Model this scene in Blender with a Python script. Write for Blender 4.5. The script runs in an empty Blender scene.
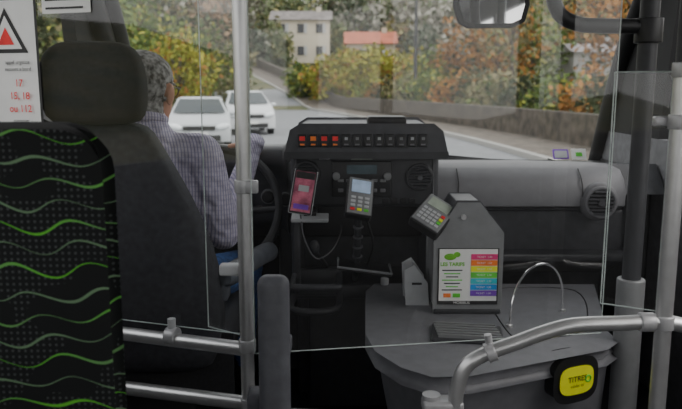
import bpy, bmesh, math, random
import numpy as np
from mathutils import Vector, Matrix, Euler, noise
random.seed(7); rng=np.random.default_rng(7)
S=bpy.context.scene
def link(o): S.collection.objects.link(o); return o
# ------------------------------------------------------------ materials
class G:
    def __init__(s,m): s.nt=m.node_tree; s.n=s.nt.nodes; s.l=s.nt.links
    def put(s,sock,v):
        if isinstance(v,bpy.types.NodeSocket): s.l.new(v,sock)
        else: sock.default_value=v
    def m(s,op,a,b=0.0,c=0.0):
        n=s.n.new('ShaderNodeMath'); n.operation=op
        s.put(n.inputs[0],a); s.put(n.inputs[1],b); s.put(n.inputs[2],c); return n.outputs[0]
    def mix(s,f,a,b):
        n=s.n.new('ShaderNodeMix'); n.data_type='RGBA'
        s.put(n.inputs[0],f); s.put(n.inputs[6],a); s.put(n.inputs[7],b); return n.outputs[2]
    def coord(s):
        t=s.n.new('ShaderNodeTexCoord'); return t.outputs['Object']
    def noise(s,scale,detail=2,vec=None):
        n=s.n.new('ShaderNodeTexNoise'); n.inputs['Scale'].default_value=scale; n.inputs['Detail'].default_value=detail
        s.l.new(vec if vec is not None else s.coord(),n.inputs['Vector']); return n.outputs[0]
def c4(c): return (c[0],c[1],c[2],1.0)
def mat(name,col,rough=0.5,metal=0.0,var=0.15,scale=30,bump=0.0,bscale=400,emit=0.0,col2=None,spec=0.5):
    m=bpy.data.materials.new(name); m.use_nodes=True; g=G(m); b=g.n['Principled BSDF']
    f=g.noise(scale,3)
    lo=c4([x*(1-var) for x in col]); hi=c4([min(1,x*(1+var)) for x in col]) if col2 is None else c4(col2)
    f2=g.m('MULTIPLY_ADD',f,3.0,-1.0); n=f2.node; n.use_clamp=True
    cc=g.mix(f2,lo,hi); g.l.new(cc,b.inputs['Base Color'])
    b.inputs['Roughness'].default_value=rough; b.inputs['Metallic'].default_value=metal
    b.inputs['Specular IOR Level'].default_value=spec
    if bump>0:
        bp=g.n.new('ShaderNodeBump'); bp.inputs['Strength'].default_value=bump; bp.inputs['Distance'].default_value=0.002
        g.l.new(g.noise(bscale,2),bp.inputs['Height']); g.l.new(bp.outputs[0],b.inputs['Normal'])
    if emit>0:
        g.l.new(cc,b.inputs['Emission Color']); b.inputs['Emission Strength'].default_value=emit
    return m
def glassmat(name,tint,ref=0.05,haze=0.0):
    m=bpy.data.materials.new(name); m.use_nodes=True; g=G(m); g.n.remove(g.n['Principled BSDF'])
    out=g.n['Material Output']; t=g.n.new('ShaderNodeBsdfTransparent'); t.inputs[0].default_value=c4(tint)
    gl=g.n.new('ShaderNodeBsdfGlossy'); gl.inputs['Roughness'].default_value=0.02
    fr=g.n.new('ShaderNodeLayerWeight'); fr.inputs['Blend'].default_value=0.2
    mx=g.n.new('ShaderNodeMixShader'); fac=g.m('MULTIPLY_ADD',fr.outputs['Facing'],0.15,ref)
    g.l.new(fac,mx.inputs[0]); g.l.new(t.outputs[0],mx.inputs[1]); g.l.new(gl.outputs[0],mx.inputs[2])
    last=mx
    if haze>0:  # patchy white veil mixed in to imitate glare and lifted blacks
        d=g.n.new('ShaderNodeBsdfDiffuse'); d.inputs[0].default_value=(.8,.8,.8,1)
        m2=g.n.new('ShaderNodeMixShader'); h=g.m('MULTIPLY',g.noise(2.5,4),haze*2)
        g.l.new(h,m2.inputs[0]); g.l.new(mx.outputs[0],m2.inputs[1]); g.l.new(d.outputs[0],m2.inputs[2]); last=m2
    g.l.new(last.outputs[0],out.inputs[0]); return m
M={}
M['black']=mat('black_plastic',(.012,.012,.013),.45,bump=.1)
M['blackmat']=mat('matte_black',(.008,.008,.009),.8)
M['dark']=mat('dark_grey_plastic',(.032,.033,.037),.5,bump=.2)
M['dashdark']=mat('dash_charcoal',(.06,.061,.068),.5,bump=.25)
M['dash']=mat('dash_grey',(.145,.145,.155),.55,var=.05,bump=.3)
M['counter']=mat('counter_grey',(.15,.152,.165),.5,var=.08,bump=.3)
M['boxgrey']=mat('machine_grey',(.20,.205,.21),.45,var=.06)
M['boxlight']=mat('light_grey_plastic',(.45,.46,.47),.5,var=.05)
M['steel']=mat('satin_steel',(.62,.62,.62),.33,metal=.8,var=.05)
M['steelp']=mat('painted_grey_tube',(.42,.42,.43),.35,metal=.3,var=.05)
M['postgrey']=mat('post_sleeve_grey',(.22,.225,.23),.4,metal=.2,var=.05)
M['chrome']=mat('chrome_wire',(.85,.85,.85),.15,metal=1,var=.02)
M['slate']=mat('slate_armrest',(.08,.088,.105),.6,bump=.3)
M['gate']=mat('gate_grey',(.09,.092,.105),.55)
M['seatfab']=mat('seat_fabric_black',(.011,.011,.013),.9,var=.3,scale=120,bump=.6,bscale=900)
M['seatgrey']=mat('seat_shell_grey',(.032,.033,.039),.8,var=.2,scale=60,bump=.4,bscale=700)
M['white']=mat('white_paper',(.78,.78,.76),.7,var=.02)
M['red']=mat('red_mark',(.7,.02,.02),.5,emit=.08)
M['orange']=mat('orange_mark',(.85,.2,.02),.5,emit=.08)
M['inkblack']=mat('ink',(.02,.02,.02),.6)
M['pink']=mat('stripe_pink',(.75,.03,.20),.5)
M['sorange']=mat('stripe_orange',(.9,.2,.02),.5)
M['yellow']=mat('yellow_label',(.8,.82,.01),.5,var=.04)
M['sgreen']=mat('stripe_green',(.10,.58,.04),.5)
M['sblue']=mat('stripe_blue',(.02,.30,.72),.5)
M['purple']=mat('stripe_purple',(.20,.05,.5),.5)
M['cyan']=mat('stripe_cyan',(.02,.52,.62),.5)
M['frog']=mat('frog_green',(.16,.52,.02),.5)
M['screenpink']=mat('phone_screen',(.14,.03,.06),.2,var=.3,scale=25,emit=.35,col2=(.42,.12,.17))
M['screenblue']=mat('terminal_screen',(.35,.45,.6),.2,emit=.3)
M['display']=mat('radio_display',(.05,.07,.08),.2,emit=.2)
M['lcd']=mat('lcd_green_grey',(.3,.34,.28),.3,emit=.1)
M['mirror']=mat('mirror_glass',(.8,.8,.8),.03,metal=1,var=0)
M['skin']=mat('skin',(.58,.30,.20),.55,var=.1,scale=15)
M['hair']=mat('grey_hair',(.09,.085,.08),.8,col2=(.5,.49,.48),scale=60,bump=.8,bscale=350)
M['shoe']=mat('shoe_black',(.02,.018,.016),.5)
M['jeans']=mat('blue_denim',(.05,.13,.36),.85,var=.3,scale=60)
M['eye']=mat('eye_white',(.8,.8,.78),.2); M['iris']=mat('iris',(.06,.04,.02),.2)
M['lips']=mat('lips',(.4,.14,.12),.5)
M['ceil']=mat('ceiling_cloth',(.5,.5,.5),.8); M['wall']=mat('wall_panel',(.16,.16,.17),.7)
M['floor']=mat('floor_vinyl',(.045,.045,.05),.6,var=.4,scale=200)
M['glass']=glassmat('partition_glass',(.97,.975,.975),.04,.010)
M['wind']=glassmat('windshield_glass',(.94,.955,.94),.02,.005)
M['gedge']=mat('glass_edge',(.46,.52,.50),.3)
def shirtmat():
    m=mat('striped_shirt',(.3,.3,.36),.8); g=G(m); b=g.n['Principled BSDF']
    sp=g.n.new('ShaderNodeSeparateXYZ'); g.l.new(g.coord(),sp.inputs[0])
    a=g.m('SINE',g.m('MULTIPLY',g.m('ADD',sp.outputs[0],g.m('MULTIPLY',sp.outputs[1],.5)),620)); a=g.m('GREATER_THAN',a,.35)
    a2=g.m('GREATER_THAN',g.m('SINE',g.m('MULTIPLY',sp.outputs[2],420)),.7); f=g.m('MAXIMUM',a,g.m('MULTIPLY',a2,.4))
    g.l.new(g.mix(f,(.60,.55,.66,1),(.32,.30,.45,1)),b.inputs['Base Color'])
    bp=g.n.new('ShaderNodeBump'); bp.inputs['Strength'].default_value=1.0; bp.inputs['Distance'].default_value=.05
    g.l.new(g.noise(13,2),bp.inputs['Height']); g.l.new(bp.outputs[0],b.inputs['Normal']); return m
M['shirt']=shirtmat()
def wavemat():
    m=mat('wave_moquette',(.01,.01,.01),.95); g=G(m); b=g.n['Principled BSDF']
    sp=g.n.new('ShaderNodeSeparateXYZ'); g.l.new(g.coord(),sp.inputs[0]); x=sp.outputs[0]; z=sp.outputs[2]
    nz=g.noise(5,1)
    ph=g.m('ADD',g.m('MULTIPLY',x,50),g.m('MULTIPLY',z,22))
    row=g.m('ADD',g.m('ADD',g.m('MULTIPLY',z,26),g.m('MULTIPLY',g.m('SINE',ph),.24)),g.m('MULTIPLY',nz,1.5))
    fl=g.m('FLOOR',row); fr=g.m('ABSOLUTE',g.m('SUBTRACT',g.m('FRACT',row),.5))
    th=g.m('MULTIPLY_ADD',g.m('SINE',g.m('ADD',g.m('MULTIPLY',x,24),g.m('MULTIPLY',fl,2.3))),.022,.036)
    line=g.m('LESS_THAN',fr,th)
    par=g.m('GREATER_THAN',g.m('FRACT',g.m('MULTIPLY',fl,.5)),.25)
    par=g.m('MAXIMUM',g.m('MULTIPLY',par,.85),g.m('MULTIPLY_ADD',g.m('SINE',g.m('ADD',g.m('MULTIPLY',x,15),fl)),.4,.25)); par.node.use_clamp=True
    col=g.mix(par,(.10,.46,.03,1),(.14,.19,.14,1))
    fx=g.m('SUBTRACT',g.m('FRACT',g.m('MULTIPLY',x,95)),.5); fz=g.m('SUBTRACT',g.m('FRACT',g.m('MULTIPLY',z,95)),.5)
    r=g.m('ADD',g.m('MULTIPLY',fx,fx),g.m('MULTIPLY',fz,fz))
    dot=g.m('MULTIPLY',g.m('LESS_THAN',r,.05),g.m('GREATER_THAN',g.noise(7,1),.46))
    base=g.mix(dot,(.004,.005,.005,1),(.05,.055,.055,1))
    g.l.new(g.mix(line,base,col),b.inputs['Base Color']); return m
M['wave']=wavemat()
# ------------------------------------------------------------ builders
def E(name,loc):
    o=bpy.data.objects.new(name,None); o.location=loc; o.empty_display_size=.05; return link(o)
def obj(name,verts,faces,m,parent=None,smooth=False,bevel=0,seg=3):
    L=Vector(parent.location) if parent else Vector((0,0,0))
    me=bpy.data.meshes.new(name); me.from_pydata([tuple(Vector(v)-L) for v in verts],[],faces)
    bm=bmesh.new(); bm.from_mesh(me)
    if bevel>0:
        es=[e for e in bm.edges if len(e.link_faces)==2 and e.calc_face_angle(0)>.5]
        bmesh.ops.bevel(bm,geom=es,offset=bevel,segments=seg,affect='EDGES',profile=.5,clamp_overlap=True)
    bmesh.ops.recalc_face_normals(bm,faces=bm.faces); bm.to_mesh(me); bm.free()
    ms=m if isinstance(m,list) else [m]
    for q in ms: me.materials.append(q)
    o=link(bpy.data.objects.new(name,me))
    if parent: o.parent=parent
    if smooth or bevel>0:
        for p in me.polygons: p.use_smooth=True
        try: me.set_sharp_from_angle(angle=math.radians(35))
        except Exception: pass
    return o
CF=[(0,1,3,2),(4,6,7,5),(0,4,5,1),(2,3,7,6),(0,2,6,4),(1,5,7,3)]
def boxv(c,s,rot=(0,0,0)):
    R=Euler([math.radians(a) for a in rot]).to_matrix(); c=Vector(c)
    return [c+R@Vector((i*s[0]/2,j*s[1]/2,k*s[2]/2)) for i in(-1,1) for j in(-1,1) for k in(-1,1)]
def box(name,c,s,m,parent=None,rot=(0,0,0),bevel=0,seg=3): return obj(name,boxv(c,s,rot),CF,m,parent,bevel=bevel,seg=seg)
def boxes(name,L,m,parent=None,bevel=0):
    v=[];f=[]
    for (x0,x1,y0,y1,z0,z1) in L:
        o=len(v); v+=boxv(((x0+x1)/2,(y0+y1)/2,(z0+z1)/2),(x1-x0,y1-y0,z1-z0)); f+=[tuple(i+o for i in q) for q in CF]
    return obj(name,v,f,m,parent,bevel=bevel)
def smoothpts(P,n=6):
    P=[Vector(p) for p in P]; 
    if len(P)<3: return P
    out=[]; Q=[P[0]*2-P[1]]+P+[P[-1]*2-P[-2]]
    for i in range(1,len(Q)-2):
        a,b,c,d=Q[i-1:i+3]
        for k in range(n):
            t=k/n; out.append(.5*((2*b)+(c-a)*t+(2*a-5*b+4*c-d)*t*t+(3*b-a-3*c+d)*t**3))
    out.append(P[-1]); return out
def sweep(P,R,segs=16,closed=False):
    v=[];f=[];n=len(P); up=None
    for i,p in enumerate(P):
        a=P[(i-1)%n] if (i>0 or closed) else P[i]; b=P[(i+1)%n] if (i<n-1 or closed) else P[i]
        t=(b-a).normalized()
        if up is None: up=t.orthogonal().normalized()
        up=(up-t*up.dot(t)).normalized(); s=t.cross(up)
        r=R[i] if isinstance(R,(list,tuple)) else R
        for k in range(segs):
            an=2*math.pi*k/segs; v.append(p+(up*math.cos(an)+s*math.sin(an))*r)
    m=n if closed else n-1
    for i in range(m):
        for k in range(segs):
            a=i*segs+k;b=i*segs+(k+1)%segs;j=((i+1)%n)*segs
            f.append((a,b,j+(k+1)%segs,j+k))
    if not closed: f.append(tuple(range(segs))[::-1]); f.append(tuple((n-1)*segs+k for k in range(segs)))
    return v,f
def tube(name,P,R,m,parent=None,segs=16,sm=True,closed=False):
    P=smoothpts(P) if sm else [Vector(p) for p in P]
    v,f=sweep(P,R,segs,closed); return obj(name,v,f,m,parent,smooth=True)
def cyl(name,a,b,r,m,parent=None,r2=None,segs=24,bevel=0):
    v,f=sweep([Vector(a),Vector(b)],[r,r if r2 is None else r2],segs); return obj(name,v,f,m,parent,smooth=True,bevel=bevel)
def ring(name,c,n,R,r,m,parent=None,segs=32):
    n=Vector(n).normalized(); u=n.orthogonal().normalized(); w=n.cross(u)
    P=[Vector(c)+(u*math.cos(2*math.pi*k/segs)+w*math.sin(2*math.pi*k/segs))*R for k in range(segs)]
    v,f=sweep(P,r,10,True); return obj(name,v,f,m,parent,smooth=True)
def ellv(c,r,rot=(0,0,0),u=20,w=14):
    R=Euler([math.radians(a) for a in rot]).to_matrix(); c=Vector(c); v=[];f=[]
    for i in range(w+1):
        th=math.pi*i/w
        for k in range(u):
            ph=2*math.pi*k/u; v.append(c+R@Vector((r[0]*math.sin(th)*math.cos(ph),r[1]*math.sin(th)*math.sin(ph),r[2]*math.cos(th))))
    for i in range(w):
        for k in range(u):
            f.append((i*u+k,(i+1)*u+k,(i+1)*u+(k+1)%u,i*u+(k+1)%u))
    return v,f
def ell(name,c,r,m,parent=None,rot=(0,0,0)):
    v,f=ellv(c,r,rot); o=obj(name,v,f,m,parent,smooth=True); return o
def prism(name,pts,axis,a0,a1,m,parent=None,bevel=0,seg=3,top=None):
    """polygon pts extruded along axis 'x','y' or 'z'"""
    def mk(p,a): return {'x':(a,p[0],p[1]),'y':(p[0],a,p[1]),'z':(p[0],p[1],a)}[axis]
    n=len(pts); t=top or pts
    v=[mk(p,a0) for p in pts]+[mk(p,a1) for p in t]
    f=[tuple(range(n)),tuple(range(n,2*n))[::-1]]+[(i,(i+1)%n,n+(i+1)%n,n+i) for i in range(n)]
    return obj(name,v,f,m,parent,bevel=bevel,seg=seg)
def capv(a,b,ra,rb):
    a=Vector(a);b=Vector(b)
    P=[];R=[]
    d=(b-a).normalized()
    for k in range(5): t=math.pi/2*(k/5); P.append(a-d*ra*math.cos(t)); R.append(max(1e-4,ra*math.sin(t)))
    P.append(a);R.append(ra);P.append(b);R.append(rb)
    for k in range(1,6): t=math.pi/2*(k/5); P.append(b+d*rb*math.sin(t)); R.append(max(1e-4,rb*math.cos(t)))
    return sweep(P,R,16)
def fuse(name,shapes,voxel,m,parent,smooth=6):
    V=[];F=[]
    for v,f in shapes: o=len(V); V+=list(v); F+=[tuple(i+o for i in q) for q in f]
    o=obj(name,V,F,m,parent)
    md=o.modifiers.new('r','REMESH'); md.mode='VOXEL'; md.voxel_size=voxel
    if smooth: s=o.modifiers.new('s','SMOOTH'); s.iterations=smooth; s.factor=.5
    dg=bpy.context.evaluated_depsgraph_get(); dg.update()
    me=bpy.data.meshes.new_from_object(o.evaluated_get(dg)); o.modifiers.clear(); o.data=me
    for p in me.polygons: p.use_smooth=True
    return o
def text(name,body,loc,size,m,parent,rot=(90,0,0),bold=0.0):
    cu=bpy.data.curves.new(name,'FONT'); cu.body=body; cu.size=size; cu.offset=bold; cu.align_x='CENTER'; cu.align_y='CENTER'
    cu.materials.append(m); o=link(bpy.data.objects.new(name,cu)); o.parent=parent
    o.location=Vector(loc)-Vector(parent.location); o.rotation_euler=[math.radians(a) for a in rot]; return o
def clamp(name,c,n,parent,m=None,r=.021,h=.03):
    c=Vector(c);n=Vector(n).normalized(); cyl(name,c-n*h/2,c+n*h/2,r,m or M['steelp'],parent,bevel=.002)
# ------------------------------------------------------------ bus shell
XL,XR=-1.0,1.24
floor=box('floor',(.12,.2,-.03),(2.3,6.6,.06),M['floor'])
box('ceiling',((XL+XR)/2,-.2,1.975),(2.34,5.6,.05),M['ceil'])
for nm,x,sill in(('left',XL,1.15),('right',XR,1.0)):
    x0,x1=(x-.05,x) if nm=='left' else (x,x+.05)
    boxes('wall_'+nm,[(x0,x1,-3,1.95,0,.95),(x0,x1,1.95,3.42,0,sill),(x0,x1,-3,2.6,1.78,1.95),(x0,x1,-3,-2.9,.95,1.78),(x0,x1,-1.3,-1.2,.95,1.78),(x0,x1,.35,.45,.95,1.78),(x0,x1,1.75,1.95,.95,1.78)],M['wall'])
    prism('trim_quarter_'+nm,[(2.76,sill),(3.12,sill),(2.72,1.78),(2.64,1.78)] if nm=='left' else [(2.74,sill),(3.36,sill),(2.72,1.78),(2.62,1.78)],'x',x0,x1,M['blackmat'])
boxes('wall_rear',[(XL,XR,-3.05,-3,0,1.0),(XL,XR,-3.05,-3,1.7,1.95),(XL,-.8,-3.05,-3,1,1.7),(1.04,XR,-3.05,-3,1,1.7)],M['wall'])
box('wall_front',(.12,3.4,.42),(2.34,.05,.84),M['blackmat'])
prism('trim_header',[(2.58,1.83),(2.62,1.87),(2.62,1.95),(2.4,1.95)],'x',XL-.05,XR+.05,M['blackmat'])
# windshield
ws=E('windshield',(.12,3.0,1.35))
Lp=[(-.96,3.38,.83),(-.95,3.1,1.33),(-.94,2.86,1.6),(-.93,2.6,1.87)]
Rp=[(1.23,3.38,.83),(1.22,3.1,1.33),(1.21,2.86,1.6),(1.20,2.6,1.87)]
v=[];f=[]
nn=9
for j in range(4):
    for i in range(nn):
        t=i/(nn-1); a=Vector(Lp[j]).lerp(Vector(Rp[j]),t); a.y+=.10*math.sin(math.pi*t); v.append(a)
for j in range(3):
    for i in range(nn-1): f.append((j*nn+i,j*nn+i+1,(j+1)*nn+i+1,(j+1)*nn+i))
obj('windshield_pane',v,f,M['wind'],ws,smooth=True)
tube('pillar_l',Lp,.045,M['blackmat'],ws); tube('pillar_r',Rp,.035,M['blackmat'],ws)
tube('pillar_l_trim',[(p[0]-.04,p[1]-.08,p[2]) for p in Lp],.05,M['black'],ws)
tube('lower_seal',[v[i] for i in range(nn)],.02,M['blackmat'],ws)
tube('upper_seal',[v[3*nn+i] for i in range(nn)],.03,M['blackmat'],ws)
box('sticker_white',(1.135,3.335,.885),(.07,.002,.055),M['white'],ws,rot=(-28,0,0)); box('sticker_violet',(1.05,3.34,.885),(.075,.002,.05),M['purple'],ws,rot=(-28,0,0))
box('sticker_violet_inner',(1.05,3.338,.885),(.060,.002,.036),M['boxlight'],ws,rot=(-28,0,0))
box('sticker_green',(1.135,3.333,.885),(.03,.002,.02),M['sgreen'],ws,rot=(-28,0,0))
wp=E('windshield_wiper',(.2,3.5,.85))
tube('wiper_arm',[(-.1,3.53,.82),(.3,3.5,.87),(.75,3.5,.84)],.008,M['blackmat'],wp); tube('wiper_blade',[(.2,3.5,.86),(.85,3.48,.84)],.006,M['blackmat'],wp)
# ------------------------------------------------------------ dashboard
da=E('dashboard',(.1,2.6,.5))
prof=[(3.36,.80),(3.36,.855),(2.72,.915),(2.52,.93),(2.42,.922),(2.375,.89),(2.352,.85),(2.355,.80),(2.39,.78),(2.6,.76),(3.3,.7)]
V=[];F=[];xs_=[.30,.5,.7,.85,.93,.99,1.03]; dY=[0,0,0,.0,.015,.06,.15]; n=len(prof)
for x,d in zip(xs_,dY):
    for (y,z) in prof: V.append((x,min(3.36,y+d) if y<3 else y,z-d*.15))
for i in range(len(xs_)-1):
    for k in range(n): F.append((i*n+k,i*n+(k+1)%n,(i+1)*n+(k+1)%n,(i+1)*n+k))
F+= [tuple(range(n)),tuple((len(xs_)-1)*n+k for k in range(n))]
obj('passenger_pad',V,F,M['dash'],da,smooth=True)
prism('pad_to_screen',[(3.36,.7),(3.36,.845),(2.72,.905),(2.62,.8)],'x',XL+.01,XR-.01,M['dashdark'],da)
prism('passenger_lower',[(2.43,.775),(2.44,.62),(2.5,.56),(2.62,.5),(2.7,.05),(3.3,.05),(3.3,.775)],'x',.33,1.0,M['dashdark'],da,bevel=.01)
prism('passenger_shelf',[(2.36,.60),(2.36,.63),(2.6,.63),(2.6,.60)],'x',.36,1.0,M['dark'],da,bevel=.008)
prism('door_side_panel',[(2.75,.05),(2.75,.86),(3.3,.86),(3.3,.05)],'x',.98,XR-.01,M['black'],da,bevel=.01)
tube('lid_seam',[(.40,2.41,.922),(.40,2.36,.88),(.40,2.35,.82),(.42,2.362,.796),(.80,2.362,.796),(.82,2.35,.82),(.82,2.36,.88),(.82,2.41,.922)],.0022,M['black'],da,segs=8)
def vent(nm,c,R):
    ring(nm+'_rim',c,(0,1,0),R,.007,M['dash'] if R>.045 else M['dark'],da)
    cyl(nm+'_bowl',(c[0],c[1]+.03,c[2]),(c[0],c[1]-.001,c[2]),R*.98,M['blackmat'],da)
    for k in range(-3,4):
        z=k*R*.25; w=math.sqrt(max(0,(R*.9)**2-z*z))*2
        box(nm+'_slat%d'%(k+3),(c[0],c[1]-.006,c[2]+z),(w,.012,.003),M['dashdark'],da,rot=(25,0,0))
    cyl(nm+'_hub',(c[0],c[1]-.016,c[2]),(c[0],c[1],c[2]),R*.22,M['dashdark'],da)
cyl('vent_housing',(.880,2.345,.815),(.880,2.5,.82),.066,M['dash'],da,bevel=.012)
vent('side_vent',(.880,2.34,.815),.050)
prism('driver_binnacle',[(2.62,.70),(2.60,.86),(2.56,.93),(2.60,.985),(2.75,.98),(3.0,.88),(3.0,.6),(2.7,.62)],'x',-.85,-.2,M['dashdark'],da,bevel=.02)
prism('driver_side_pad',[(2.62,.72),(2.60,.86),(2.66,.92),(3.1,.87),(3.1,.62)],'x',XL+.01,-.16,M['dash'],da,bevel=.015)
prism('driver_lower',[(2.66,.08),(2.66,.74),(3.2,.74),(3.2,.08)],'x',-.24,-.16,M['dark'],da,bevel=.01)
for i,(x,z) in enumerate([(-.205,.79),(-.27,.80)]):
    cyl('knob_%d'%i,(x,2.55,z),(x,2.62,z),.022,M['black'],da,bevel=.004); ring('knob_ring_%d'%i,(x,2.565,z),(0,1,0),.025,.003,M['boxgrey'],da)
sx0,sx1=-.169,.327
boxes('stack_frame',[(sx0,sx1,2.33,2.9,.80,1.0),(sx0,sx0+.03,2.34,2.9,.5,.81),(sx1-.03,sx1,2.34,2.9,.42,.81),(sx0,sx1,2.62,2.9,.0,.81)],M['dashdark'],da,bevel=.01)
boxes('stack_shelf',[(sx0,sx1,2.36,2.7,.47,.52),(sx0+.05,sx1-.05,2.46,2.7,.02,.48)],M['dark'],da,bevel=.008)
boxes('stack_inner',[(sx0+.03,sx1-.03,2.50,2.64,.66,.80)],M['black'],da,bevel=.01)
prism('switch_pod',[(sx0-.005,.985),(sx0+.012,1.058),(sx0+.04,1.075),(sx1-.03,1.075),(sx1-.005,1.055),(sx1+.012,.985)],'y',2.27,2.75,M['dashdark'],da,bevel=.010)
prism('pod_lip',[(sx0-.012,.975),(sx0-.012,.99),(sx1+.018,.99),(sx1+.018,.975)],'y',2.262,2.5,M['dark'],da,bevel=.004)
for i in range(12):
    x=-.125+i*.0355
    box('switch_%d'%i,(x,2.268,1.03),(.029,.014,.042),M['black'],da,rot=(-6,0,0),bevel=.003)
    box('switch_mark_%d'%i,(x,2.2595,1.037),(.018,.003,.014) if i<4 else (.010,.003,.009),[M['red'],M['orange'],M['red'],M['red'],M['boxlight'],M['boxgrey'],M['boxgrey'],M['boxlight'],M['boxgrey'],M['boxgrey'],M['boxlight'],M['boxgrey']][i],da)
    box('switch_lamp_%d'%i,(x,2.2595,1.018),(.014,.003,.005),M['orange'] if i<4 else M['dash'],da)
box('top_tray',(.155,2.42,1.088),(.13,.12,.03),M['black'],da,bevel=.008)
box('stack_fascia',(.079,2.328,.895),(.46,.02,.175),M['dark'],da,bevel=.008)
tube('fascia_trim',[(-.15,2.317,.82),(-.15,2.317,.97),(.308,2.317,.97),(.308,2.317,.82)],.003,M['dash'],da,sm=False,segs=8)
box('label_h',(-.055,2.312,.975),(.035,.006,.02),M['white'],da); text('h_text','H',(-.055,2.308,.975),.018,M['inkblack'],da)
box('radio',(.069,2.315,.90),(.20,.02,.12),M['black'],da,bevel=.005)
box('radio_screen',(.069,2.303,.932),(.10,.004,.03),M['display'],da)
for i in range(6):
    box('radio_key_%d'%i,(-.001+i*.028,2.303,.895),(.02,.006,.010),M['boxgrey'],da,bevel=.002)
    box('climate_key_%d'%i,(-.001+i*.028,2.303,.862),(.018,.006,.012),M['dash'],da,bevel=.002)
for s in(-1,1): cyl('radio_knob_%d'%s,(.069+s*.085,2.29,.91),(.069+s*.085,2.31,.91),.013,M['boxgrey'],da,bevel=.002)
vent('vent_right',(.262,2.312,.905),.040); vent('vent_left',(-.115,2.312,.915),.040)
box('clock',(.069,2.311,.972),(.07,.008,.014),M['lcd'],da)
for i in range(4): box('stack_key_%d'%i,(.15+i*.03,2.32,.825),(.022,.012,.018),M['black'],da,bevel=.002)
tube('cup_holder',[(-.16,2.36,.56),(-.16,2.22,.56),(-.145,2.2,.56),(-.02,2.2,.56),(-.005,2.22,.56),(-.005,2.36,.56)],.010,M['dashdark'],da)
tube('cup_holder_low',[(-.16,2.38,.49),(-.16,2.24,.47),(-.02,2.24,.47),(-.005,2.38,.49)],.012,M['dark'],da)
box('cup_holder_back',(-.083,2.37,.53),(.17,.03,.10),M['dark'],da,bevel=.01)
cyl('white_knob',(.15,2.33,.53),(.15,2.33,.555),.014,M['boxlight'],da,bevel=.004)
# gear lever
gl=E('gear_lever',(-.06,2.4,.5)); tube('lever',[(-.04,2.44,.51),(-.05,2.38,.58),(-.085,2.28,.66)],.007,M['black'],gl); ell('lever_knob',(-.088,2.272,.675),(.017,.017,.026),M['dark'],gl); cyl('lever_boot',(-.04,2.44,.515),(-.05,2.39,.565),.04,M['black'],gl,r2=.01)
# steering wheel
sc=Vector((-.46,2.47,.77)); al=math.radians(30); U=Vector((0,math.sin(al),math.cos(al))); Nn=Vector((0,-math.cos(al),math.sin(al))); Xh=Vector((1,0,0)); SR=.238
sw=E('steering_wheel',sc); ring('rim',sc,Nn,SR,.016,M['dark'],sw,48)
for a in(0,180,270): 
    d=Xh*math.cos(math.radians(a))+U*math.sin(math.radians(a)); tube('spoke_%d'%a,[sc-Nn*.01+d*.04,sc-Nn*.02+d*.12,sc+d*SR],.013,M['dark'],sw)
v,f=ellv((0,0,0),(.07,.07,.025)); Rm=Nn.to_track_quat('Z','Y').to_matrix(); obj('hub',[sc-Nn*.01+Rm@p for p in v],f,M['black'],sw,smooth=True)
cyl('column',sc-Nn*.02,sc-Nn*.28,.04,M['dark'],sw)
tube('stalk',[sc-Nn*.06+Vector((.03,0,0)),sc-Nn*.06+Vector((.17,0,.03))],.007,M['black'],sw)
# ------------------------------------------------------------ phone, payment terminal
def off(c,R,d): return Vector(c)+R@Vector(d)
ph=E('smartphone',(-.121,2.2,.872)); R0=(-22,9,0); Rm=Euler([math.radians(a) for a in R0]).to_matrix(); C=(-.120,2.2,.872)
box('phone_body',C,(.072,.010,.144),M['black'],ph,rot=R0,bevel=.004)
tube('phone_bumper',[off(C,Rm,(a*.035,0,b*.071)) for a,b in((-1,-1),(-1,1),(1,1),(1,-1),(-1,-1))],.003,M['boxlight'],ph,sm=False,segs=8)
box('phone_screen',off(C,Rm,(0,-.0055,0)),(.062,.002,.132),M['screenpink'],ph,rot=R0)
box('app_bar',off(C,Rm,(0,-.0068,.053)),(.060,.001,.022),M['inkblack'],ph,rot=R0)
box('app_circle',off(C,Rm,(0,-.0068,.01)),(.033,.001,.020),M['boxlight'],ph,rot=R0)
box('app_button',off(C,Rm,(0,-.0068,-.05)),(.048,.001,.016),M['purple'],ph,rot=R0)
ho=E('phone_holder',(-.121,2.23,.82)); cyl('holder_arm',(-.12,2.215,.84),(-.118,2.33,.84),.009,M['black'],ho); box('holder_cradle',off(C,Rm,(0,.014,-.01)),(.06,.016,.09),M['black'],ho,rot=R0,bevel=.004)
box('holder_tray',(-.10,2.22,.785),(.12,.06,.012),M['boxlight'],ho,rot=(10,0,0),bevel=.003); box('tray_bracket',(-.10,2.28,.79),(.04,.12,.02),M['black'],ho)
tube('charging_cable',[(-.13,2.2,.80),(-.115,2.18,.72),(-.08,2.22,.65),(-.03,2.3,.66),(.0,2.4,.70),(.0,2.5,.72)],.0025,M['dash'],ho,segs=8)
pt=E('card_payment_terminal',(.055,2.12,.865)); R1=(-38,10,4); Rm=Euler([math.radians(a) for a in R1]).to_matrix(); C=Vector((.056,2.12,.862))
box('terminal_body',C,(.082,.038,.132),M['black'],pt,rot=R1,bevel=.008)
box('terminal_face',off(C,Rm,(0,-.019,0)),(.074,.004,.124),M['boxgrey'],pt,rot=R1,bevel=.001)
box('terminal_screen',off(C,Rm,(0,-.0225,.032)),(.058,.003,.042),M['screenblue'],pt,rot=R1)
for r in range(4):
    for q in range(3):
        mm=M['boxlight'] if r<3 else [M['red'],M['yellow'],M['sgreen']][q]
        box('key_%d%d'%(r,q),off(C,Rm,((q-1)*.021,-.022,-.008-r*.0135)),(.014,.004,.0085),mm,pt,rot=R1,bevel=.001)
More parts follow.
